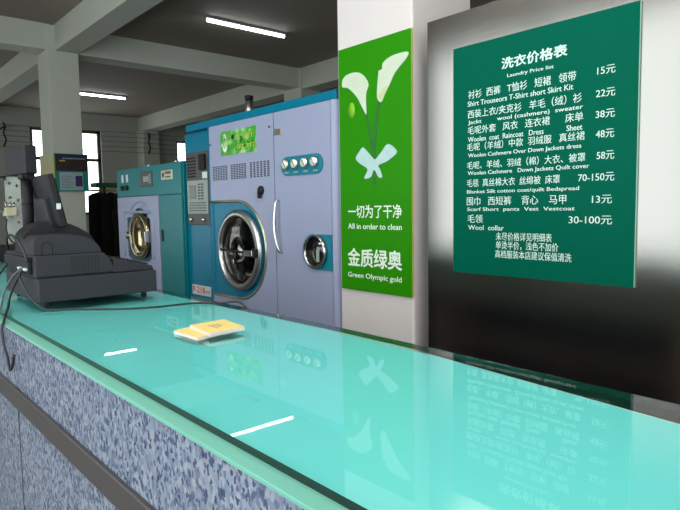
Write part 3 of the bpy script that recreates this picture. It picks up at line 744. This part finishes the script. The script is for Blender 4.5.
old = ORIGIN[cr.name].copy(); new = Vector((old.x*KR, old.y*KR, EYE+CZ))
def rescale(o):
    for ch in [x for x in COL.objects if x.parent == o]:
        for v in ch.data.vertices: v.co = (v.co + old - Vector((0, 0, EYE)))*KR + Vector((0, 0, EYE)) - new
        rescale(ch)
rescale(cr); cr.location = new

# ------------------------------------------------------------------ cables
b = nb(); tube(b, [(.508, 2.29, -.198), (.500, 2.25, -.235), (.52, 2.18, -.30), (.545, 2.12, -.3265), (.60, 2.08, -.3265), (.66, 2.02, -.3265), (.735, 1.95, -.3265), (.83, 1.905, -.3265), (.95, 1.89, -.3265), (1.02, 1.82, -.3262), (1.065, 1.74, -.325), (1.075, 1.66, -.42), (1.08, 1.65, -.62), (1.10, 1.62, -1.0), (1.12, 1.60, -1.37)], .0036, 8)
obj('power_cable', b, 'cable', label='black cable running along the counter behind the yellow pads', cat='cable')
b = nb(); tube(b, [(.508, 2.25, -.198), (.497, 2.27, -.225), (.478, 2.31, -.29), (.462, 2.27, -.322), (.43, 2.15, -.325), (.405, 2.06, -.334), (.390, 2.02, -.352), (.386, 1.99, -.39), (.388, 1.96, -.43), (.388, 1.945, -.458), (.388, 1.93, -.462), (.389, 1.91, -.448), (.391, 1.885, -.41)], .0042, 8)
obj('looped_cable', b, 'cable', label='black cable hanging over the counter front edge in a loop', cat='cable')
b = nb(); tube(b, [(.508, 2.27, -.197), (.492, 2.32, -.225), (.468, 2.36, -.285), (.450, 2.32, -.3255), (.42, 2.20, -.3275), (.392, 2.14, -.342), (.378, 2.16, -.39), (.372, 2.22, -.7), (.372, 2.25, -1.30)], .0036, 8)
obj('data_cable', b, 'greycable', label='thin grey cable drooping from the register side, beside the looped black one', cat='cable')
for i, (pts, r, lab) in enumerate((
    ([(.508, 2.47, -.19), (.48, 2.50, -.24), (.45, 2.50, -.324), (.436, 2.62, -.3255), (.412, 2.8, -.338), (.41, 3.1, -.3385)], .0042, 'black cable lying on the counter left of the register, nearest of two'),
    ([(.512, 2.56, -.19), (.50, 2.68, -.22), (.48, 2.80, -.31), (.49, 2.95, -.3255), (.52, 3.2, -.3258), (.56, 3.6, -.3258)], .0045, 'black cable lying on the counter behind the register, farther of two'))):
    b = nb(); tube(b, pts, r, 8); obj('tangled_cable', b, 'cable', label=lab, cat='cable', group='loose cables by the register')
b = nb(); tube(b, [(.525, 2.53, -.14), (.512, 2.47, -.095), (.506, 2.38, -.082), (.506, 2.30, -.095), (.512, 2.24, -.133), (.516, 2.215, -.17)], .004, 8)
obj('arched_cable', b, 'cable', label='black cable arching over the left cheek of the register', cat='cable')

# ------------------------------------------------------------------ yellow pads
def pad(pts, z0, z1, lab, nm='receipt_pad'):
    t = thing(nm, lab, 'notepad', (sum(p[0] for p in pts)/4, sum(p[1] for p in pts)/4, EYE+z0), 'yellow receipt pads')
    b = nb(); prism(b, pts, 'z', z0, z1-.001); obj('page_block', b, 'paper_edge', t)
    b = nb(); prism(b, pts, 'z', z1-.001, z1); obj('cover_sheet', b, 'paper_y', t)
    return t
q1 = [(.690, 1.478), (.694, 1.352), (.805, 1.375), (.800, 1.500)]
q2 = [(.733, 1.470), (.722, 1.340), (.828, 1.345), (.842, 1.478)]
pad(q1, CZ, CZ+.0085, 'lower yellow receipt pad lying on the glass, partly covered')
p2 = pad(q2, CZ+.0085, CZ+.018, 'upper yellow receipt pad lying askew on top of the other pad')
b = nb()
for k in range(3): 
    x = .765 + k*.012; prism(b, [(x, 1.43), (x+.003, 1.43), (x+.005, 1.38 + .01*k), (x+.002, 1.38 + .01*k)], 'z', CZ+.018, CZ+.0184)
obj('printed_text', b, 'panelgrey', p2)

# ================================================================== poster case on the far column
pc = thing('poster_case', 'poster case wrapped around the grey column, dark top and teal lower half', 'poster', (2.45, 8.1, EYE+.26))
b = nb(); box(b, 2.25, 2.672, 8.095, 8.145, .258, .735); obj('front_case', b, 'posterteal', pc)
b = nb(); box(b, 2.235, 2.256, 8.095, 8.64, .258, .735); obj('side_case', b, 'paleyellow', pc)
b = nb(); box(b, 2.25, 2.260, 8.088, 8.1, .258, .735); obj('case_edge', b, 'posteryellow', pc)
b = nb(); box(b, 2.275, 2.662, 8.088, 8.096, .60, .728); box(b, 2.275, 2.662, 8.088, 8.096, .515, .60); obj('dark_picture', b, 'posterdark', pc)
b = nb(); box(b, 2.275, 2.662, 8.085, 8.090, .665, .728); obj('navy_banner', b, 'posterblue', pc)
b = nb()
for k in range(4): box(b, 2.32+k*.018, 2.333+k*.018, 8.082, 8.086, .635, .652)
obj('yellow_mark', b, 'posteryellow', pc)
b = nb()
for k in range(9): box(b, 2.36+k*.031, 2.38+k*.031, 8.082, 8.086, .668, .682)
obj('pale_mark', b, 'posterpage', pc)
b = nb(); box(b, 2.315, 2.60, 8.086, 8.096, .270, .50); pg = obj('white_page', b, 'posterpage', pc)
b = nb(); box(b, 2.505, 2.59, 8.082, 8.088, .32, .455); obj('purple_photo', b, 'posterpurple', pg)
b = nb()
for k in range(8): box(b, 2.33, 2.48 - .02*(k % 3), 8.084, 8.088, .30+k*.021, .304+k*.021)
obj('text_line', b, 'panelgrey', pg)

# ================================================================== clothes rack with dark garments
rk = thing('clothes_rack', 'green-topped garment rail beside the small machine', 'clothes rack', (3.8, 9.0, 0))
b = nb(); rbox(b, 3.04, 4.6, 8.90, 9.15, .345, .41, .005); obj('top_board', b, 'rackgreen', rk)
b = nb(); cyl(b, (2.96, 8.98, .30), (4.6, 8.98, .30), .012, 10); cyl(b, (3.02, 9.08, .30), (4.6, 9.08, .30), .012, 10); obj('hanging_rail', b, 'brass', rk)
for x in (3.2, 4.5):
    b = nb(); cyl(b, (x, 9.03, FL+.005), (x, 9.03, .36), .018, 12); cyl(b, (x, 8.8, FL+.015), (x, 9.26, FL+.015), .014, 10); obj('rack_post', b, 'black', rk)
hg = thing('hanging_garment', 'dark hanging garment', 'garment', (0, 0, 0))
b = nb()
tube(b, [(0, -.20, -.075), (0, -.10, -.045), (0, 0, -.025), (0, .10, -.045), (0, .20, -.075)], .008, 8)
tube(b, [(0, 0, -.025), (0, 0, .0), (0, .015, .018), (0, .028, .006)], .003, 6); obj('clothes_hanger', b, 'chrome', hg, raw=True)
def garment(seed, m):
    rr = random.Random(seed); b = nb(); n = 20; rows = []
    L = .95 + rr.random()*.2
    for (z, w, d) in ((-.040, .05, .02), (-.055, .15, .03), (-.09, .235, .036), (-.3, .245, .038), (-.6, .25, .04), (-L, .26, .042)):
        ring = []
        for k in range(n):
            t = 2*PI*k/n; wob = 1 + .12*math.sin(5*t + seed)*(-z)
            ring.append(b.verts.new((d*math.cos(t)*wob, w*math.sin(t), z + .01*math.sin(3*t))))
        rows.append(ring)
    for A_, B_ in zip(rows, rows[1:]):
        for k in range(n): f = b.faces.new((A_[k], A_[(k+1) % n], B_[(k+1) % n], B_[k])); f.smooth = True
    b.faces.new(rows[0]); b.faces.new(rows[-1][::-1])
    bmesh.ops.recalc_face_normals(b, faces=b.faces[:])
    return obj('cloth_body', b, m, hg, raw=True)
garment(3, 'garment')
gx = [3.10, 3.27, 3.44, 3.61, 3.78]; hung = []
glab = ['black garment at the left end of the rail, right beside the grey column', 'black garment second from the left end of the rail', 'dark garment third from the left end of the rail',
        'dark garment fourth from the left end of the rail', 'dark garment nearest the small machine at the right of the rail']
for i, x in enumerate(gx):
    g = hg if i == 0 else copy_tree(hg)
    g.location = (x, 8.98 + .0*(i % 2), EYE+.294); g['label'] = glab[i]; g['group'] = 'dark garments on the rail'
    g.rotation_euler = (0, 0, math.radians(-56 + 1*((i*7) % 5))); hung.append(g)
b = nb(); rbox(b, .040, .047, -.03, .10, -.52, -.30, .002, 1)
tg = obj('paper_cover', b, 'panelgrey', None, raw=True, label='small grey paper cover'); tg.parent = hung[1]

# ================================================================== clothesline on the back wall
cl = thing('clothesline', 'rows of drying lines stretched along the back wall with a bracket', 'clothesline', (3.2, 14.6, EYE+1.4))
for z in (1.90, 1.79, 1.67, 1.55, 1.43):
    b = nb(); tube(b, [(WL+.01, 14.54, z), (1, 14.54, z-.012), (3.2, 14.54, z-.018), (5.2, 14.54, z-.012), (6.2, 14.54, z), (7.6, 14.54, z-.015), (WR-.01, 14.54, z)], .006, 6); obj('line', b, 'wire', cl)
for x in (3.10, 6.33):
    b = nb(); tube(b, [(x-.05, 14.50, 1.92), (x, 14.50, 1.85), (x-.04, 14.49, 1.7), (x, 14.50, 1.55), (x-.05, 14.50, 1.41)], .018, 8); cyl(b, (x, 14.50, 1.85), (x, 14.595 if x > 6 else 14.99, 1.85), .02, 8); obj('bracket', b, 'dark', cl)

# ================================================================== finishing machine at the far left
fm = thing('spotting_machine', 'pale grey stain-removal machine with perforated upright, behind the display pole', 'machine', (1.12, 5.1, 0))
b = nb(); prism(b, [(1.065, -.30), (1.175, -.30), (1.175, .265), (1.065, .265)], 'y', 5.08, 5.12,
    [[(c[0]+.012*math.cos(t*PI/6), c[1]+.012*math.sin(t*PI/6)) for t in range(12)] for c in ((1.09, .22), (1.14, .20), (1.09, .11), (1.145, .09), (1.14, -.08), (1.10, -.2))])
obj('upright_plate', b, 'machine_grey', fm)
b = nb(); rbox(b, .99, 1.25, 5.13, 5.35, FL, -.30, .02); obj('cabinet', b, 'machine_grey', fm)
b = nb(); cyl(b, (.78, 5.05, .235), (1.06, 5.05, .255), .018, 12); cyl(b, (.80, 5.05, .09), (1.04, 5.05, .02), .010, 8); obj('arm', b, 'steel', fm)
b = nb(); prism(b, [(.84, .175), (.96, .10), (1.01, .015), (1.0, .0), (.84, .06)], 'y', 5.0, 5.06); obj('teal_board', b, mat('faded_teal_board', (92, 134, 138), .5), fm)
b = nb(); rbox(b, 1.03, 1.11, 4.98, 5.07, -.03, .035, .006); vb = obj('valve_box', b, 'beige', fm)
for x in (1.045, 1.07, 1.095):
    b = nb(); cyl(b, (x, 5.02, .033), (x, 5.02, .07), .008, 8); cyl(b, (x-.012, 5.02, .07), (x+.012, 5.02, .07), .005, 6); obj('valve', b, 'steel', vb)
b = nb(); tube(b, [(1.04, 4.99, -.05), (1.03, 4.97, -.14), (1.06, 4.96, -.22), (1.12, 4.97, -.26), (1.18, 5.0, -.27)], .006, 6); obj('hose', b, 'cable', fm)
b = nb(); cyl(b, (.86, 5.2, FL), (.86, 5.2, .23), .02, 10); obj('leg', b, 'machine_grey', fm)
b = nb(); rbox(b, .72, 1.22, 4.68, 4.92, -.40, -.235, .02); 
for x in (.76, 1.18): cyl(b, (x, 4.84, FL), (x, 4.84, -.39), .02, 8)
obj('dark_bench', b, 'black', label='low black bench top beyond the counter end, left of the register', cat='bench')
